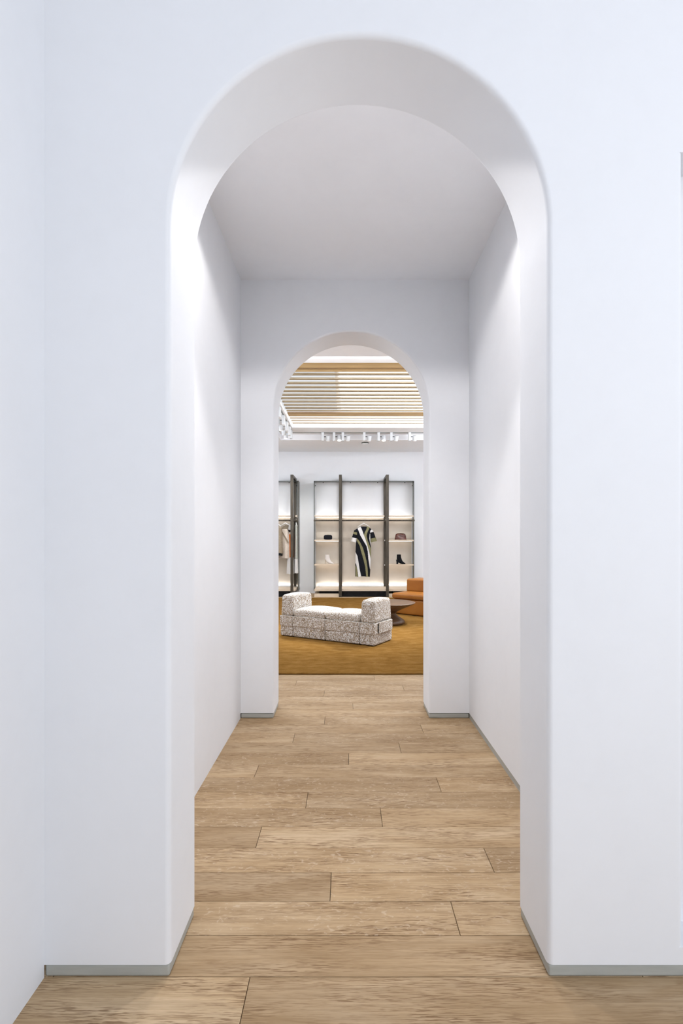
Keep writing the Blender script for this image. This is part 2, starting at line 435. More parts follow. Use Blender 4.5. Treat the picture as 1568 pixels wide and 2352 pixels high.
# ---- oak floor: boards laid across the passage
def floor():
    joints = {-1: -0.318, 1: 0.416, 2: -0.065, 3: 0.642, 4: -0.424, 5: 0.182, 6: -0.218, 7: 0.543, 8: -0.558, 9: 0.016,
              10: 0.37, 11: -0.38, 12: 0.574, 13: -0.171, 0: 0.98, 14: 0.93, 15: 0.057, 16: 0.9, 17: -0.206, 18: 0.55, 19: -0.5, 20: 0.29}
    mb = MB(); cols = []
    W = 0.1822; y = 1.755; g = 0.0011
    for n in range(-28, 68):
        y0 = y+W*n; y1 = y0+W
        if y0 > YW: break
        xs = [joints.get(n, random.uniform(-3.5, -1.6))]
        a = xs[0]
        while a > SL-0.3: a -= random.uniform(1.7, 2.3); xs.insert(0, a)
        a = xs[-1]
        while a < SR+0.3: a += random.uniform(1.75, 2.4); xs.append(a)
        for x0, x1 in zip(xs, xs[1:]):
            x0, x1 = max(x0, SL), min(x1, SR)
            if x1-x0 < 0.02: continue
            c = (random.random(), random.random(), random.random(), 1)
            b = 0.0016
            xa, xb, ya, yb = x0+g, x1-g, y0+g, y1-g
            vs = [(xa+b, ya+b, 0), (xb-b, ya+b, 0), (xb-b, yb-b, 0), (xa+b, yb-b, 0),
                  (xa, ya, -0.0014), (xb, ya, -0.0014), (xb, yb, -0.0014), (xa, yb, -0.0014),
                  (xa, ya, -0.012), (xb, ya, -0.012), (xb, yb, -0.012), (xa, yb, -0.012)]
            fs = [(0, 1, 2, 3)]
            for k in range(4):
                j = (k+1) % 4; fs += [(4+k, 4+j, j, k), (8+k, 8+j, 4+j, 4+k)]
            mb.add(vs, fs); cols += [c]*12
    nv = len(mb.v)
    mb.add([(SL-0.1, -3.4, -0.0105), (SR+0.1, -3.4, -0.0105), (SR+0.1, YW+0.1, -0.0105), (SL-0.1, YW+0.1, -0.0105)], [(0, 1, 2, 3)], 1)
    cols += [(0, 0, 0, 1)]*4
    o = mesh('floor', mb.v, mb.f, [M_OAK, M_DARK], mi=mb.m)
    at = o.data.color_attributes.new('plank', 'FLOAT_COLOR', 'POINT')
    at.data.foreach_set('color', [x for c in cols for x in c])
    return struct(o)
floor()

# ---- shop ceiling: soffit with a coffer, ring, slats and a luminous ceiling above
KX0, KX1, KY0, KY1 = -1.50, 3.00, 6.56, 12.20
RX0, RX1, RY0, RY1 = -1.165, 2.68, 7.20, 11.44
mb = MB()
for b in ((SL, KX0, Y4, YW), (KX1, SR, Y4, YW), (KX0, KX1, Y4, KY0), (KX0, KX1, KY1, YW)):
    mb.box(b[0], b[1], b[2], b[3], SOF, RING+0.05)
struct(mb.build('ceiling_shop_soffit', M_CEIL))
mb = MB()
for b in ((KX0, RX0, KY0, KY1), (RX1, KX1, KY0, KY1), (RX0, RX1, KY0, RY0), (RX0, RX1, RY1, KY1)):
    mb.box(b[0], b[1], b[2], b[3], RING, RING+0.05)
struct(mb.build('ceiling_shop_ring', M_WHITE))
mb = MB()
mb.box(RX0-0.35, RX1+0.35, RY0-0.35, RY1+0.35, UP+0.05, UP+0.13)
for b in ((RX0-0.40, RX0-0.35, RY0-0.4, RY1+0.4), (RX1+0.35, RX1+0.40, RY0-0.4, RY1+0.4),
          (RX0-0.35, RX1+0.35, RY0-0.40, RY0-0.35), (RX0-0.35, RX1+0.35, RY1+0.35, RY1+0.40)):
    mb.box(b[0], b[1], b[2], b[3], RING+0.05, UP+0.13)
struct(mb.build('ceiling_shop_upper', M_WHITE))
struct(MB().box(-0.12, RX1+0.3, RY0-0.3, RY1+0.3, UP+0.02, UP+0.045).build('window_1', M_SKY))
struct(MB().box(RX0-0.33, -0.20, RY0-0.3, RY1+0.3, UP+0.02, UP+0.045).build('ceiling_shop_glow', emis('ceiling_glow_dim', (0.95, 0.97, 1.0), 0.40)))  # left part of the upper ceiling; its lit tone is put in as glow
# cove strips that wash the far end and left side of the slatted ceiling
struct(MB().box(RX0-0.30, RX1+0.3, RY1+0.10, RY1+0.2, RING+0.08, RING+0.11).build('trim_1', M_LED))
struct(MB().box(RX0-0.25, RX0-0.15, RY0, RY1+0.1, RING+0.08, RING+0.11).build('trim_2', M_LED))
# slatted ceiling panel
sc = empty('slatted_ceiling', (0.76, 9.3, RING+0.03))
tag(sc, 'oak slatted ceiling panel hung in the white recess over the rug', 'ceiling panel')
SZ = 0.0
MB().box(RX0-0.76+0.03, RX1-0.76-0.03, 7.23-9.3, 7.50-9.3, SZ, SZ+0.05).build('edge_board_or_shade', M_BEAM, sc)
MB().box(RX0-0.76+0.03, RX1-0.76-0.03, 7.53-9.3, 7.56-9.3, SZ-0.002, SZ+0.10).build('edge_board_or_shade', M_BEAMD, sc)  # dark strip standing for the shaded gap behind the near board
MB().box(RX0-0.76+0.03, RX1-0.76-0.03, 7.60-9.3, 7.69-9.3, SZ, SZ+0.03).build('slat', M_BEAM, sc)
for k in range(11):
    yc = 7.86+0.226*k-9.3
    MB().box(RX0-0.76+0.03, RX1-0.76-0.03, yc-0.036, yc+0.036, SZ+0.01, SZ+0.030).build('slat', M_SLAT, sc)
MB().box(RX0-0.76+0.03, RX1-0.76-0.03, 10.22-9.3, 10.25-9.3, SZ-0.004, SZ+0.018).build('edge_board_or_shade', M_BEAMD, sc)  # dark strip for the shaded line before the far board
MB().box(RX0-0.76+0.03, RX1-0.76-0.03, 10.28-9.3, 10.50-9.3, SZ, SZ+0.02).build('edge_board_or_shade', M_BEAM, sc)
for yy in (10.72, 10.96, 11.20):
    MB().box(RX0-0.76+0.03, RX1-0.76-0.03, yy-0.035-9.3, yy+0.035-9.3, SZ+0.01, SZ+0.028).build('slat', M_SHELF, sc)  # far slats paler: the cove glow is put into their colour

# ---- lighting tracks and spotlights
TR = empty('lighting_track', (0.75, 11.99, RING))
tag(TR, 'thin lighting track along the far edge of the ceiling recess', 'lighting track')
MB().box(-1.96, 2.2, -0.018, 0.018, -0.006, 0.0).build('rail', M_FRAME, TR)
TL = empty('lighting_track', (-1.215, 9.3, RING))
tag(TL, 'thin lighting track along the left edge of the ceiling recess', 'lighting track')
MB().box(-0.012, 0.012, -2.3, 2.6, -0.006, 0.0).build('rail', M_FRAME, TL)

def make_spot():
    r = empty('track_spotlight', (0, 0, 0))
    o = MB().box(-0.028, 0.028, -0.07, 0.07, -0.185, 0.0).build('driver_box', M_SPOT, r); bevel(o, 0.004, 2)
    MB().tube([(0.028, 0, -0.085), (0.075, 0, -0.085)], 0.008, 8).build('arm', M_FRAME, r)
    hd = MB(); hd.lathe([(0.040, 0.045), (0.047, 0.038), (0.047, -0.062), (0.044, -0.072)], 24)
    h = hd.build('lamp_head', M_SPOT, r, True, (0.118, 0, -0.105))
    h.rotation_euler = (math.radians(28), 0, 0)
    MB().lathe([(0.040, -0.0725), (0.040, -0.0735)], 24).build('lens', M_LENS, h)
    return r
sp0 = make_spot()
first = True
def place_spot(x, y, rz, label, tilt=28, grp=None, head_dx=0.0):
    global first
    o = sp0 if first else copy_tree(sp0); first = False
    o.location = (x, y, RING-0.006); o.rotation_euler = (0, 0, rz)
    o['label'] = label; o['category'] = 'spotlight'; o['group'] = grp
    for c in children(o):
        if c.name.startswith('lamp_head'): c.rotation_euler = (math.radians(tilt), math.radians(head_dx), 0)
    return o
far = [(739, 'white track spotlight, leftmost one hanging from the far track', 20, 0),
       (765, 'white track spotlight with a lit rim, second from the left on the far track', -20, 0),
       (785, 'white track spotlight, third from the left on the far track, close beside the second', 24, 12),
       (834, 'white track spotlight straight above the round ceiling detector', 22, 6),
       (867, 'white track spotlight with a lit rim just right of the ceiling detector', -18, 0),
       (896, 'white track spotlight second from the right on the far track', 22, 8),
       (938, 'white track spotlight at the right end of the far track beside the arch', 24, 0)]
for px, lb, tl, hx in far:
    place_spot((px+2-VX)/101.8, 11.99, 0, lb, tl, 'spotlights on the far track', hx)
left = [(9.62, 'white track spotlight on the left track, largest one nearest the arch', 26),
        (10.30, 'white track spotlight on the left track, second from the arch', 30),
        (10.85, 'white track spotlight on the left track, third from the arch', 18),
        (11.32, 'white track spotlight on the left track, fourth from the arch', 30),
        (11.68, 'white track spotlight on the left track, deepest one by the recess corner', 14)]
for yy, lb, tl in left:
    place_spot(-1.215, yy, PI, lb, -tl, 'spotlights on the left track')
# light of the spotlights (aimed at the display wall)
for x, tx in ((-1.1, -2.2), (-1.0, -1.02), (0.0, 0.4), (0.9, 1.3), (1.9, 2.0)):
    spot('spotlight_beam', (x, 11.80, 3.60), (tx, YW, 0.8), 14.0 if tx != -1.02 else 60.0, 60, 0.9, (1, 0.96, 0.93), 0.04)
for p, q, e in (((-1.05, 9.2, 3.60), (-0.45, 8.2, 0.4), 55), ((2.4, 8.6, 3.70), (0.6, 7.9, 0.4), 75), ((2.4, 9.8, 3.70), (1.3, 10.0, 0.4), 30)):
    spot('spotlight_beam', p, q, e*4.2, 42, 0.8, COOL, 0.05)

sd = empty('smoke_detector', (0.445, 12.52, SOF))
tag(sd, 'round white and grey detector fixed under the shop ceiling', 'detector')
MB().lathe([(0.088, 0.0), (0.088, -0.012), (0.080, -0.018)], 32).build('base_ring', M_FRAME, sd, True)
MB().lathe([(0.078, -0.014), (0.070, -0.030), (0.045, -0.046), (0.02, -0.052), (0.002, -0.053)], 32).build('dome', M_SPOT, sd, True)

# ---------------------------------------------------------------- rug
def rug():
    x0, x1, y0, y1 = -3.4, 3.9, 5.615, 12.64
    mb = MB(); mb.rbox(x0, x1, y0, y1, 0.0005, 0.020, 0.009, 4, seg=60, fn=lambda p: Vector((p.x+0.004*math.sin(p.y*31), p.y+0.003*math.sin(p.x*47)+0.003*math.sin(p.x*113), p.z)))
    o = mb.build('rug', M_RUG, None, True)
    return tag(o, 'large plain ochre pile rug covering the shop floor', 'rug')
rug()

# ---------------------------------------------------------------- boucle daybed
RZ = 0.0206
ang = math.atan2(-0.512, 0.859)
db = empty('daybed', (-0.970, 7.752, RZ), ang)
tag(db, 'cream speckled boucle daybed with a raised arm at each end on the ochre rug', 'daybed')
L, D, AW = 1.558, 0.54, 0.228
def taper(x0, x1, zt, k=0.10):
    cx = (x0+x1)/2
    def fn(p):
        t = max(0, min(1, (p.z-0.28)/(zt-0.28)))
        return Vector((cx+(p.x-cx)*(1-k*t), D/2+(p.y-D/2)*(1-0.05*t), p.z))
    return fn
segs = [(0, AW), (AW, L/2), (L/2, L-AW), (L-AW, L)]
for i, (a, b) in enumerate(segs):
    # foam blocks of the base, softly bulging between belts
    def fb(p, a=a, b=b):
        k = 1+0.010*math.sin(PI*max(0, min(1, p.z/0.15)))
        return Vector((p.x, D/2+(p.y-D/2)*k, p.z))
    MB().rbox(a+0.002, b-0.002, 0.006, D-0.006, 0.006, 0.30, 0.022, 4, fb, seg=6).build('base_block', M_BOU, db, True)
for i, (a, b) in enumerate(segs):
    bl = MB().rbox(a-(0.003 if i == 0 else -0.001), b+(0.003 if i == 3 else -0.001), -0.003, D+0.003, 0.150, 0.300, 0.016, 4, seg=6,
              fn=lambda p: Vector((p.x, p.y, p.z-0.004*math.sin(p.x*9)))).build('belt', M_BOU, db, True)
    MB().tube([(a+0.006, -0.003, 0.296) if k == 0 else (b-0.006, -0.003, 0.296) for k in (0, 1)], 0.0035, 8).build('piping', M_SEAM, bl)
for k, (a, b) in enumerate((segs[1], segs[2])):
    def fc(p, a=a, b=b):
        u = (p.x-a)/(b-a); v = p.y/D
        t = max(0, min(1, (p.z-0.30)/0.09))
        crown = 0.040*t*max(0, math.sin(PI*min(1, max(0, u))))**0.6*max(0, math.sin(PI*min(1, max(0, v))))**0.7
        return Vector((p.x, p.y, p.z+crown))
    MB().rbox(a+0.003, b-0.003, 0.010, D-0.010, 0.29, 0.392, 0.035, 6, fc, seg=16).build('seat_cushion', M_BOU, db, True)
for (a, b) in (segs[0], segs[3]):
    at_ = 0.592
    def fa(p, a=a, b=b):
        q = taper(a, b, at_)(p)
        v = max(0, min(1, q.y/D)); t = max(0, (p.z-0.42)/(at_-0.42))
        q.z += 0.018*t*math.sin(PI*v); return q
    arm_ = MB().rbox(a+0.003, b-0.003, 0.004, D-0.004, 0.29, at_, 0.045, 8, fa, seg=12).build('armrest', M_BOU, db, True)
    f = taper(a, b, at_)
    zt = at_-0.028
    pts = [f(Vector((a+0.022, 0.008, 0.32))), f(Vector((a+0.014, 0.006, zt-0.03)))]
    xs = [a+0.03+(b-a-0.06)*i/10 for i in range(11)]
    pts = [f(Vector((x, 0.017, at_-0.010))) for x in xs]
    MB().tube(pts, 0.0035, 8).build('piping', M_SEAM, arm_)
MB().rbox(L+0.003, L+0.018, 0.10, 0.49, 0.155, 0.305, 0.007, 3, seg=8, fn=lambda p: Vector((p.x+0.012*math.sin(PI*max(0, min(1, (p.y-0.10)/0.39))), p.y, p.z))).build('strap', M_BOU, db, True)
MB().box(L+0.004, L+0.0125, 0.092, 0.101, 0.165, 0.292).build('strap_slot', M_BLACK, db)
MB().box(0.03, L-0.03, 0.03, D-0.03, -0.0005, 0.008).build('foot_plate', M_BLACK, db)

# ---------------------------------------------------------------- walnut table
tb = empty('side_table', (0.715, 8.86, RZ))
tag(tb, 'round dark walnut hourglass side table between the daybed and the leather sofa', 'table')
zt = 0.362
top = [(0.0, zt), (0.25, zt), (0.40, zt-0.001), (0.428, zt-0.006), (0.434, zt-0.014), (0.425, zt-0.024), (0.39, zt-0.040)]
MB().lathe([(0.001, zt)]+top[1:]+[(0.001, zt-0.041)], 96).build('tabletop', M_TABLE, tb, True)
MB().lathe([(0.385, zt-0.0405), (0.31, zt-0.075), (0.22, zt-0.115), (0.15, zt-0.150), (0.118, zt-0.175), (0.112, zt-0.19), (0.122, zt-0.21),
            (0.155, zt-0.24), (0.21, zt-0.275), (0.252, zt-0.305), (0.266, zt-0.33), (0.262, zt-0.348), (0.245, 0.002), (0.2, 0.0)], 96).build('pedestal', M_TABLE, tb, True)

# ---------------------------------------------------------------- leather sofa
sa = math.atan2(-0.646, 0.763)
so = empty('leather_sofa', (0.846, 10.02, RZ), sa)
tag(so, 'tan leather sofa with a low back behind the round table', 'sofa')
SLn, SD = 2.1, 0.95
MB().rbox(0.03, SLn-0.03, 0.02, SD-0.02, 0.006, 0.285, 0.03, 5, seg=6).build('base', M_LEATHER, so, True)
MB().box(0.07, SLn-0.07, 0.07, SD-0.07, 0.0, 0.02).build('foot_plate', M_BLACK, so)
def fs(p):
    return Vector((p.x, p.y, p.z+0.012*max(0, (p.z-0.33)/0.06)*math.sin(PI*max(0, min(1, p.x/SLn)))))
sc_ = MB().rbox(0.0, SLn, 0.0, SD, 0.285, 0.392, 0.045, 8, fs, seg=14).build('seat_cushion', M_LEATHER, so, True)
MB().tube([(0.05, -0.001, 0.306), (SLn-0.05, -0.001, 0.306)], 0.003, 8).build('seam', M_LSEAM, sc_)
MB().rbox(0.03, SLn-0.02, 0.455, SD-0.05, 0.385, 0.632, 0.035, 7, seg=8, fn=lambda p: Vector((p.x, p.y+0.04*max(0, (p.z-0.4)), p.z))).build('backrest', M_LEATHER, so, True)

# ---------------------------------------------------------------- display units
YF = 12.96
def display_unit(name, label, x0, x1, posts, slab_x, gfront=13.50):
    """x0,x1: glass frame; posts: list of left edges of the ladder frames"""
    u = empty(name, ((x0+x1)/2, YF, 0)); ox, oy = (x0+x1)/2, YF
    tag(u, label, 'display shelving', 'wall display units in the shop')
    def P(nm, m, *b, par=None):
        return MB().box(b[0]-ox, b[1]-ox, b[2]-oy, b[3]-oy, b[4], b[5]).build(nm, m, par or u)
    sx0, sx1 = slab_x
    P('base_slab', M_SHELF, sx0, sx1, YF+0.045, YW-0.005, 0.143, 0.186)
    P('led_strip', M_LEDB, sx0+0.03, sx1-0.03, YW-0.055, YW-0.03, 0.187, 0.205)
    P('led_cover', M_WHITE, sx0+0.03, sx1-0.03, YW-0.075, YW-0.060, 0.187, 0.216)
    pl = P('plinth', M_BLACK, posts[0], posts[-1]+0.07, YF+0.075, YW-0.005, 0.0, 0.142)
    for a, b in ((sx0, posts[0]-0.002), (posts[-1]+0.072, sx1)):
        if b-a > 0.1:
            P('plinth', M_SHELF, a, b, YF+0.06, YW-0.005, 0.0, 0.078)
            P('plinth_recess', M_BLACK, a+0.12, b-0.02, YF+0.11, YW-0.01, 0.0785, 0.1425)
    for px in posts:
        f = MB()
        f.box(px-ox, px+0.07-ox, 0, 0.045, 0.0, 2.99)
        f.box(px-ox, px+0.07-ox, 0.80, YW-0.004-oy, 0.187, 2.99)
        f.box(px-ox, px+0.07-ox, 0.045, 0.80, 2.93, 2.99)
        f.box(px-ox, px+0.07-ox, 0.045, 0.80, 1.862, 1.906)
        o = f.build('upright', M_BRONZE, u); bevel(o, 0.004, 2)
    # thin steel frame with glass sides and top
    t = 0.010
    zb_, zt_ = 0.10, 2.895
    fr = MB()
    for yy in (gfront, YW-0.03):
        for xx in (x0, x1-t): fr.box(xx-ox, xx+t-ox, yy-oy, yy+t-oy, zb_, zt_)
        fr.box(x0-ox, x1-ox, yy-oy, yy+t-oy, zt_-t, zt_)
    for xx in (x0, x1-t): fr.box(xx-ox, xx+t-ox, gfront+t-oy, YW-0.03-oy, zt_-t, zt_)
    fr.build('steel_frame', M_FRAME, u)
    P('glass_panel', M_GLASS, x0+0.004, x0+0.012, gfront+t, YW-0.03, zb_, zt_-t)
    P('glass_panel', M_GLASS, x1-0.012, x1-0.004, gfront+t, YW-0.03, zb_, zt_-t)
    P('glass_panel', M_GLASS, x0+t, x1-t, gfront+t, YW-0.03, zt_-0.012, zt_-0.004)
    n = max(2, int(round((x1-x0)/0.68)))
    for k in range(n):
        xx = x0+0.24+k*(x1-x0-0.48)/max(1, n-1)
        o = MB().lathe([(0.012, -0.012), (0.012, 0.012)], 12).build('bolt', M_BLACK, u, False, (xx-ox, gfront-0.010-oy, zt_-0.048), (PI/2, 0, 0))
    for xx in (x0+0.04, x1-0.05):
        MB().lathe([(0.011, -0.010), (0.011, 0.010)], 12).build('bolt', M_BLACK, u, False, (xx-ox, gfront-0.008-oy, 2.77), (PI/2, 0, 0))
    P('back_panel', M_BACK, x0+0.03, x1-0.03, YW-0.012, YW-0.002, 0.19, 1.975)
    # rail across the whole unit
    o = MB().box(x0+0.004-ox, x1-0.004-ox, 13.36-oy, 13.405-oy, 1.862, 1.906).build('hanging_rail', M_BRONZE, u); bevel(o, 0.008, 2)
    # upper shelf sections with a light strip on top and under
    xs = [x0+0.02]+[v for p in posts for v in (p, p+0.07)]+[x1-0.02]
    for a, b in zip(xs[0::2], xs[1::2]):
        if b-a < 0.03: continue
        s_ = P('upper_shelf', M_SHELF, a+0.003, b-0.003, 13.44, YW-0.09, 1.983, 2.013)
        P('led_strip', M_LED, a+0.02, b-0.02, YW-0.085, YW-0.070, 1.995, 2.010)
        if b-a > 0.3:
            pass
    return u, P
UL, UR = -0.826, 1.726
u1, P1 = display_unit('display_unit', 'open display unit with bags and boots on shelves around a hanging striped dress', UL, UR, [-0.180, 0.969], (-0.782, 1.70))
M_LEDS = emis('shelf_led', (1.0, 0.93, 0.86), 4.5)
for a, b in ((UL+0.02, -0.183), (1.042, UR-0.02)):
    for z0, z1 in ((1.362, 1.398), (0.743, 0.775)):
        sh = P1('shelf', M_SHELF, a, b, 13.46, YW-0.004, z0, z1)
        MB().box(a+0.02-(UL+UR)/2, b-0.02-(UL+UR)/2, YW-0.11-YF, YW-0.095-YF, z0-0.006, z0-0.001).build('led_strip', M_LEDS, u1)
P1('led_strip', M_LEDS, -0.10, 0.96, YW-0.11, YW-0.095, 1.975, 1.981)
for a, b in ((UL+0.04, -0.19), (1.05, UR-0.04)): P1('led_strip', M_LEDS, a, b, YW-0.11, YW-0.095, 1.975, 1.981)
for z in (1.38, 0.76):
    MB().lathe([(0.016, -0.006), (0.016, 0.006)], 16).build('shelf_peg', M_HANG, u1, False, (0.966-(UL+UR)/2, 0.40, z), (0, PI/2, 0))
u2, P2 = display_unit('display_unit', 'open display unit with a rail of hanging clothes, left of the striped dress', -3.62, -1.212, [-2.75, -1.363], (-3.58, -1.25))
P2('led_strip', M_LEDS, -2.65, -1.38, YW-0.11, YW-0.095, 1.975, 1.981)
P2('glass_edge', M_BRONZE, -1.232, -1.214, 13.45, 13.498, 0.10, 2.895)

# ---------------------------------------------------------------- garments
def inside(p, poly):
    x, y = p; c = False; n = len(poly)
    for i in range(n):
        x1, y1 = poly[i]; x2, y2 = poly[(i+1) % n]
        if (y1 > y) != (y2 > y) and x < (x2-x1)*(y-y1)/(y2-y1)+x1: c = not c
    return c
def interp(rows, y):
    if y <= rows[0][0]: return rows[0][1:]
    for a, b in zip(rows, rows[1:]):
        if y <= b[0]:
            t = (y-a[0])/(b[0]-a[0]); t = t*t*(3-2*t)*0.5+t*0.5
            return tuple(u+(v-u)*t for u, v in zip(a[1:], b[1:]))
    return rows[-1][1:]
def cloth(name, rows, mats, matfn, parent, nr=90, n=72, folds=(5, 0.012), smooth=True):
    """rows: (drop, x_left, x_right, half_depth); closed flattened tube with folds growing to the hem"""
    y0, y1 = rows[0][0], rows[-1][0]
    v = []; f = []; mi = []
    for r in range(nr+1):
        y = y0+(y1-y0)*r/nr; xl, xr, d = interp(rows, y); cx, hw = (xl+xr)/2, (xr-xl)/2
        g = (r/nr)**1.3
        for k in range(n):
            a = 2*PI*k/n; c, s_ = math.cos(a), math.sin(a)
            x = cx+hw*math.copysign(abs(c)**0.8, c); yy = -d*math.copysign(abs(s_)**0.8, s_)
            yy += folds[1]*g*math.sin(folds[0]*(x-cx)/max(hw, 1e-3)*2.2+y*3)*(1 if s_ > 0 else 0.6)
            v.append((x, yy, -y+0.006*g*math.sin(a*5)))
    for r in range(nr):
        for k in range(n):
            j = (k+1) % n; f.append((r*n+k, r*n+j, (r+1)*n+j, (r+1)*n+k))
            x = (v[r*n+k][0]+v[r*n+j][0])/2; y = y0+(y1-y0)*(r+0.5)/nr
            mi.append(matfn(x, y, v[r*n+k][1] < 0))
    f.append(tuple(range(n))); mi.append(mi[0])
    return mesh(name, v, f, mats, parent, smooth, mi)
def make_hanger(name, label, loc, rz, drop=0.10, width=0.36, grp='white clothes hangers on the rails', dz=0.0):
    h = empty(name, loc, rz)
    tag(h, label, 'hanger', grp)
    pts = []
    for i in range(15):
        a = math.radians(200-i*200/14); pts.append((0.026*math.cos(a), 0, 0.0+0.026*math.sin(a)))
    pts += [(0.022, 0, -0.02), (0.006, 0, -0.045), (0, 0, -0.06), (0, 0, -drop+0.01)]
    MB().tube(pts, 0.0028, 8).build('hook', M_STEEL, h)
    b = MB(); w = width/2; sh = []
    for i in range(-8, 9):
        t = abs(i)/8; sh.append((i/8*w, 0.02*t*t, -drop-0.085*t**1.1))
    b.tube(sh, [0.013-0.004*abs(i)/8 for i in range(-8, 9)], 12)
    b.build('shoulder_bar', M_HANG, h, True)
    return h
RAILY, RAILZ = 13.382, 1.906+0.002

# striped dress; k converts measured units to metres
k = 1/13.07/91.2
def X(c): return (c-720)*k
def Yd(c): return (c-88)*k
dx = (720/13.07+780-VX)/91.2
make_hanger('clothes_hanger', 'white hanger holding the black, white and olive striped dress', (dx, RAILY, RAILZ), 0, 0.10, 0.30)
dr = empty('striped_dress', (dx, RAILY, 1.862))
tag(dr, 'short sleeved dress with black, white and olive diagonal stripes hanging from the rail', 'dress')
white1 = [(530,280),(610,500),(700,660),(800,830),(840,1000),(855,1200),(890,1440),(905,1520),(930,1520),(935,1250),(880,1000),(820,780),(760,600),(700,440),(635,255),(520,255)]
ol1 = [(815,225),(895,280),(830,420),(800,520),(830,640),(880,780),(945,930),(945,1260),(925,1200),(900,1080),(860,930),(815,780),(760,600),(720,520),(740,440),(800,320)]
ol2 = [(490,560),(500,640),(520,690),(600,830),(640,1000),(700,1200),(760,1450),(795,1760),(850,1760),(840,1600),(835,1500),(800,1280),(750,1080),(690,880),(600,700)]
wh2 = [(460,985),(530,1130),(560,1300),(590,1500),(645,1760),(560,1760),(520,1500),(490,1370),(460,1330)]
ol3 = [(478,1420),(510,1480),(550,1760),(478,1760)]
wh3 = [(955,345),(1000,340),(935,460),(915,640),(935,850),(905,720),(885,600),(895,480)]
def dmat(x, y, front):
    p = (x/k+720, y/k+88)
    if not front: return 0
    for poly, m in ((white1, 1), (ol1, 2), (ol2, 2), (wh2, 1), (ol3, 2), (wh3, 1)):
        if inside(p, poly): return m
    return 0
rows = [(Yd(245), X(640), X(835), .012), (Yd(262), X(590), X(870), .022), (Yd(300), X(515), X(925), .032), (Yd(350), X(465), X(965), .045), (Yd(450), X(480), X(940), .06),
        (Yd(620), X(492), X(928), .07), (Yd(900), X(478), X(936), .07), (Yd(1000), X(473), X(938), .075), (Yd(1300), X(468), X(932), .08),
        (Yd(1560), X(466), X(915), .08), (Yd(1740), X(464), X(905), .08)]
cloth('dress_body', rows, [M_DBLK, M_DWHT, M_DOLV], dmat, dr, 220, 180, (4, 0.010))
def sleeve(name, top, bot, w0, w1, bands, parent):
    """tube from shoulder to cuff, bands: list of (end fraction, material)"""
    t = Vector((X(top[0]), 0, -Yd(top[1]))); b = Vector((X(bot[0]), -0.02, -Yd(bot[1])))
    d = (b-t).normalized(); side = d.cross(Vector((0, 1, 0))).normalized()
    v = []; f = []; mi = []; n = 36; nr = 44
    for r in range(nr+1):
        s_ = r/nr; c = t.lerp(b, s_); w_ = (w0+(w1-w0)*s_)*k*min(1, math.sqrt(s_/0.14+0.03)); dd = (0.045+0.02*s_)*min(1, math.sqrt(s_/0.14+0.03))
        for q in range(n):
            a = 2*PI*q/n; rip = 1+0.05*s_*math.sin(3*a)
            v.append(c+side*math.cos(a)*w_*rip+Vector((0, 1, 0))*math.sin(a)*dd*rip)
    for r in range(nr):
        for q in range(n):
            j = (q+1) % n; f.append((r*n+q, r*n+j, (r+1)*n+j, (r+1)*n+q))
            mi.append(next(m for e, m in bands if (r+0.5)/nr <= e))
    return mesh(name, v, f, [M_DBLK, M_DWHT, M_DOLV], parent, True, mi)
sleeve('sleeve', (500, 330), (412, 705), 55, 84, [(0.22, 0), (0.42, 2), (0.68, 0), (1, 1)], dr)
sleeve('sleeve', (935, 335), (1020, 700), 52, 98, [(0.22, 1), (0.70, 0), (1.0, 2)], dr)
# tassels at the hem slit
MB().tube([(X(880), -0.085, -Yd(1450)), (X(884), -0.09, -Yd(1600)), (X(880), -0.088, -Yd(1755))], [0.006, 0.010, 0.008], 8).build('hem_tassel', M_DBLK, dr, True)

# clothes on the left unit's rail
gr = 'clothes hanging in the left display unit'
def hung(name, label, cat, x, rz, rows, mats, fn, hl, hw=0.34, folds=(4, .014)):
    make_hanger('clothes_hanger', hl, (x, RAILY, RAILZ), rz, 0.09, hw)
    e = empty(name, (x, RAILY, 1.862), rz); tag(e, label, cat, gr)
    cloth('cloth_body', rows, mats, fn, e, 90, 60, folds)
    return e
hung('taupe_jacket', 'taupe jacket half hidden by the left edge of the arch', 'jacket', -1.745, math.radians(-55),
     [(0.075, -.06, .06, .03), (0.12, -.15, .15, .05), (0.17, -.21, .21, .07), (0.4, -.20, .20, .09), (0.70, -.22, .22, .09), (0.86, -.23, .23, .09)],
     [M_TAUPE, M_BLACK], lambda x, y, fr: 1 if y > 0.80 else 0, 'white hanger carrying the taupe jacket by the left edge of the arch')
e = hung('tweed_skirt', 'beige tweed wrap skirt clipped at a slant under a white hanger', 'skirt', -1.530, math.radians(-22),
     [(0.19, -.15, .05, .03), (0.26, -.165, .09, .045), (0.40, -.18, .13, .06), (0.70, -.195, .16, .07), (0.93, -.205, .17, .07)],
     [M_TWEED, M_TWEED], lambda x, y, fr: 0, 'white hanger with the beige tweed skirt clipped under it')
cloth('taupe_shirt_top', [(0.10, -.05, .04, .01), (0.15, -.13, .14, .012), (0.24, -.15, .16, .012), (0.30, -.13, .15, .012)], [M_TAUPE], lambda x, y, f_: 0, e, 30, 40, (2, 0.004)).location = (0.01, 0.055, 0)  # top of a separate taupe shirt behind the skirt
MB().box(-0.125, -0.105, -0.05, -0.02, -0.22, -0.175).build('clip', M_BLACK, e)
fl_ = MB(); fl_.add([(-.13, -.052, -.20), (-.10, -.055, -.20), (.125, -.075, -.52), (.10, -.078, -.55),
                     (-.13, -.046, -.20), (-.10, -.049, -.20), (.125, -.069, -.52), (.10, -.072, -.55)], [(0,1,2,3),(4,7,6,5),(0,4,5,1),(1,5,6,2),(2,6,7,3),(3,7,4,0)])
fl_.build('wrap_edge', M_TAUPE, e)
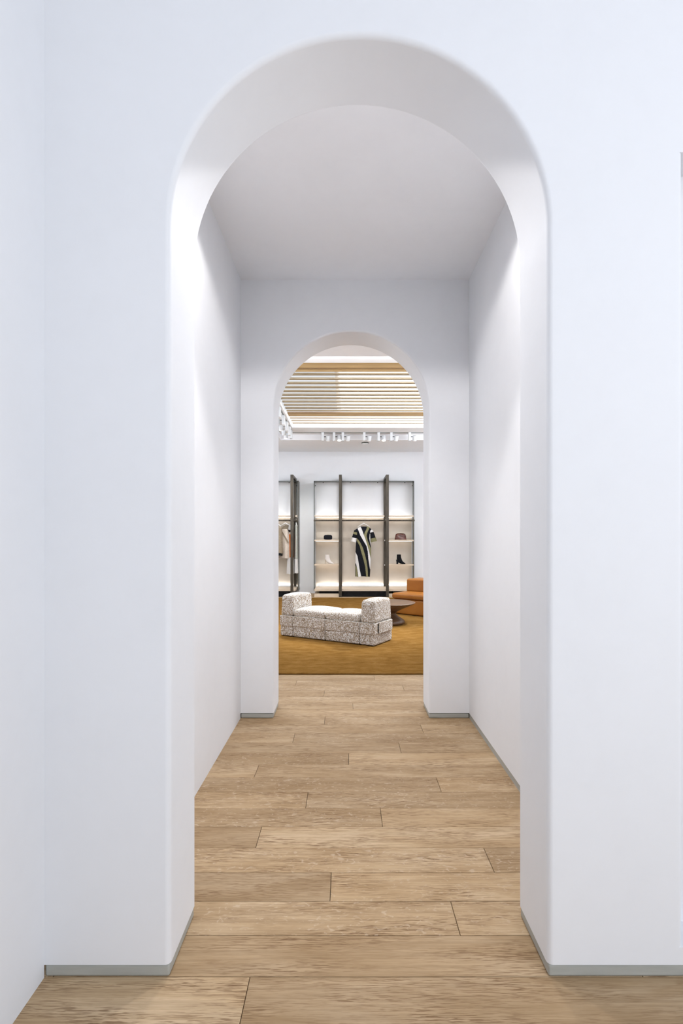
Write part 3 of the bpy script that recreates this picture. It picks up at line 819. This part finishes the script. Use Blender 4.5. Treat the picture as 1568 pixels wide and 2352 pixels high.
def ostr(x, y, fr):
    for e_, m in ((0.22, 1), (0.27, 0), (0.33, 3), (0.42, 2), (0.90, 2)):
        if y < e_: return m
    return 1
hung('orange_dress', 'orange dress with black and white bands hanging behind the bronze upright', 'dress', -1.405, math.radians(-70),
     [(0.08, -.06, .06, .03), (0.13, -.14, .14, .04), (0.18, -.17, .17, .05), (0.45, -.12, .12, .05), (0.8, -.15, .15, .06), (1.32, -.18, .18, .07)],
     [M_DBLK, M_DWHT, M_ORANGE, M_TWEED], ostr, 'white hanger of the orange dress behind the bronze upright')
hung('monochrome_coat', 'long black and pale sage coat hanging right of the bronze upright', 'coat', -1.262, math.radians(-82),
     [(0.08, -.06, .06, .02), (0.13, -.15, .15, .03), (0.3, -.17, .17, .035), (0.8, -.17, .17, .035), (1.30, -.19, .19, .04)],
     [M_DBLK, M_SAGE, M_DWHT], lambda x, y, fr: (2 if y > 0.95 else (0 if x < -0.02 else 1)), 'white hanger of the long black and sage coat by the glass edge')

# ---------------------------------------------------------------- bags and boots
SH1, SH2 = 1.398, 0.775
def sx(px, s=90.0): return (px-VX)/s
cl = empty('clutch_bag', (sx(753), 13.56, SH1))
tag(cl, 'small black rounded clutch bag on the upper left shelf', 'bag', 'accessories on the shelves')
b_ = MB(); rings = []
for i in range(17):
    yy = -0.032+0.064*i/16; q = math.sqrt(max(0.0, 1-(abs(yy)/0.0325)**2.6))
    w_, h_ = 0.080+0.028*q, 0.040+0.021*q
    rings.append([(w_*math.copysign(abs(math.cos(a))**0.5, math.cos(a)), yy, 0.0615+h_*math.copysign(abs(math.sin(a))**0.5, math.sin(a))) for a in [2*PI*j/48 for j in range(48)]])
b_.loft(rings); b_.build('clutch_body', M_CLUTCH, cl, True)
MB().tube([(-0.085, 0, 0.121), (0, 0, 0.1245), (0.085, 0, 0.121)], 0.0035, 8).build('frame_rim', M_FRAME, cl)
MB().lathe([(0.002, 0), (0.008, 0.003), (0.010, 0.010), (0.006, 0.017), (0.001, 0.019)], 16).build('clasp', M_BRASS, cl, True, (0.004, 0, 0.124))

hb = empty('handbag', (sx(919.7), 13.57, SH1))
tag(hb, 'glossy dark brown leather frame handbag on the upper right shelf', 'bag', 'accessories on the shelves')
rings = []
for i in range(20):
    z = 0.158*i/19; t = i/19
    hw = 0.152-0.030*t if t < 0.75 else 0.1295-0.06*((t-0.75)/0.25)**2
    d = 0.062*(1-t)**0.5+0.010
    rings.append([(hw*math.copysign(abs(math.cos(a))**0.7, math.cos(a)), d*math.copysign(abs(math.sin(a))**0.9, math.sin(a))+0.004*math.sin(6*a+9*t), z) for a in [2*PI*j/64 for j in range(64)]])
MB().loft(rings).build('bag_body', M_BAG, hb, True)
MB().tube([(-0.128, -0.006, 0.10), (-0.116, -0.008, 0.138), (-0.08, -0.008, 0.156), (0, -0.008, 0.163), (0.08, -0.008, 0.156), (0.116, -0.008, 0.138), (0.128, -0.006, 0.10)], 0.006, 10).build('frame_rim', M_UMBER, hb, True)
MB().rbox(-0.018, 0.018, -0.026, -0.010, 0.118, 0.150, 0.006, 3, seg=2).build('clasp', M_BRASS, hb, True)

def make_boot(name, label, loc, mat, heelmat, solemat, chunky):
    e = empty(name, loc); tag(e, label, 'boot', 'accessories on the shelves')
    st = [(.236, .010, .006, .012), (.222, .015, .013, .025), (.195, .024, .022, .036), (.165, .035, .031, .041), (.135, .052, .043, .039),
          (.107, .076, .053, .034), (.085, .108, .060, .033), (.073, .142, .060, .034), (.069, .178, .055, .038), (.068, .212, .052, .042), (.068, .244, .0515, .045)]
    fine = []
    for i in range(len(st)-1):
        p0, p1, p2, p3 = st[max(i-1, 0)], st[i], st[i+1], st[min(i+2, len(st)-1)]
        for q in range(4):
            t = q/4
            fine.append(tuple(0.5*((2*b)+(c-a)*t+(2*a-5*b+4*c-d)*t*t+(-a+3*b-3*c+d)*t**3) for a, b, c, d in zip(p0, p1, p2, p3)))
    fine.append(st[-1])
    rings = []
    for i, (cx, cz, a, w_) in enumerate(fine):
        q0, q1 = fine[max(0, i-1)], fine[min(len(fine)-1, i+1)]
        t = Vector((q1[0]-q0[0], 0, q1[1]-q0[1])).normalized()
        if i > len(fine)-6: t = Vector((0, 0, 1))
        nn = Vector((t.z, 0, -t.x))
        ring = []
        for j in range(28):
            an = 2*PI*j/28
            p = Vector((cx, 0, cz))+nn*a*math.cos(an)+Vector((0, w_*math.sin(an), 0))
            p.z = max(p.z, 0.003); ring.append(p)
        rings.append(ring)
    MB().loft(rings).build('upper', mat, e, True)
    hw = 0.024 if chunky else 0.012
    x0 = 0.026 if chunky else 0.014
    hr = []
    for i in range(10):
        t = i/9; z = 0.115*t; cx = x0+0.018*t; r_ = hw*(1+1.1*t*t); 
        hr.append([(cx+r_*math.cos(2*PI*j/20), (0.020+0.010*t)*math.sin(2*PI*j/20), z) for j in range(20)])
    MB().loft(hr).build('heel', heelmat, e, True)
    sr = []
    for i in range(14):
        t = i/13; x = 0.085+0.150*t; z = 0.0; w_ = 0.030*math.sin(PI*(0.25+0.72*t))**0.7+0.006
        sr.append([(x, w_*c, z+h_) for c, h_ in ((-1, 0), (1, 0), (1, .005), (-1, .005))])
    MB().loft(sr).build('sole', solemat, e)
    MB().tube([(0.068+0.051*math.cos(2*PI*j/24), 0.0445*math.sin(2*PI*j/24), 0.244) for j in range(25)], 0.0022, 6).build('top_rim', heelmat, e)
    return e
make_boot('ankle_boot', 'cream leather ankle boot with a slim tan heel on the lower left shelf', (sx(745.2), 13.56, SH2), M_BOOTW, M_HEELW, M_HEELW, False)
make_boot('ankle_boot', 'black suede ankle boot with a chunky heel on the lower right shelf', (sx(909.6), 13.56, SH2), M_BOOTB, M_BOOTB, M_BOOTB, True)
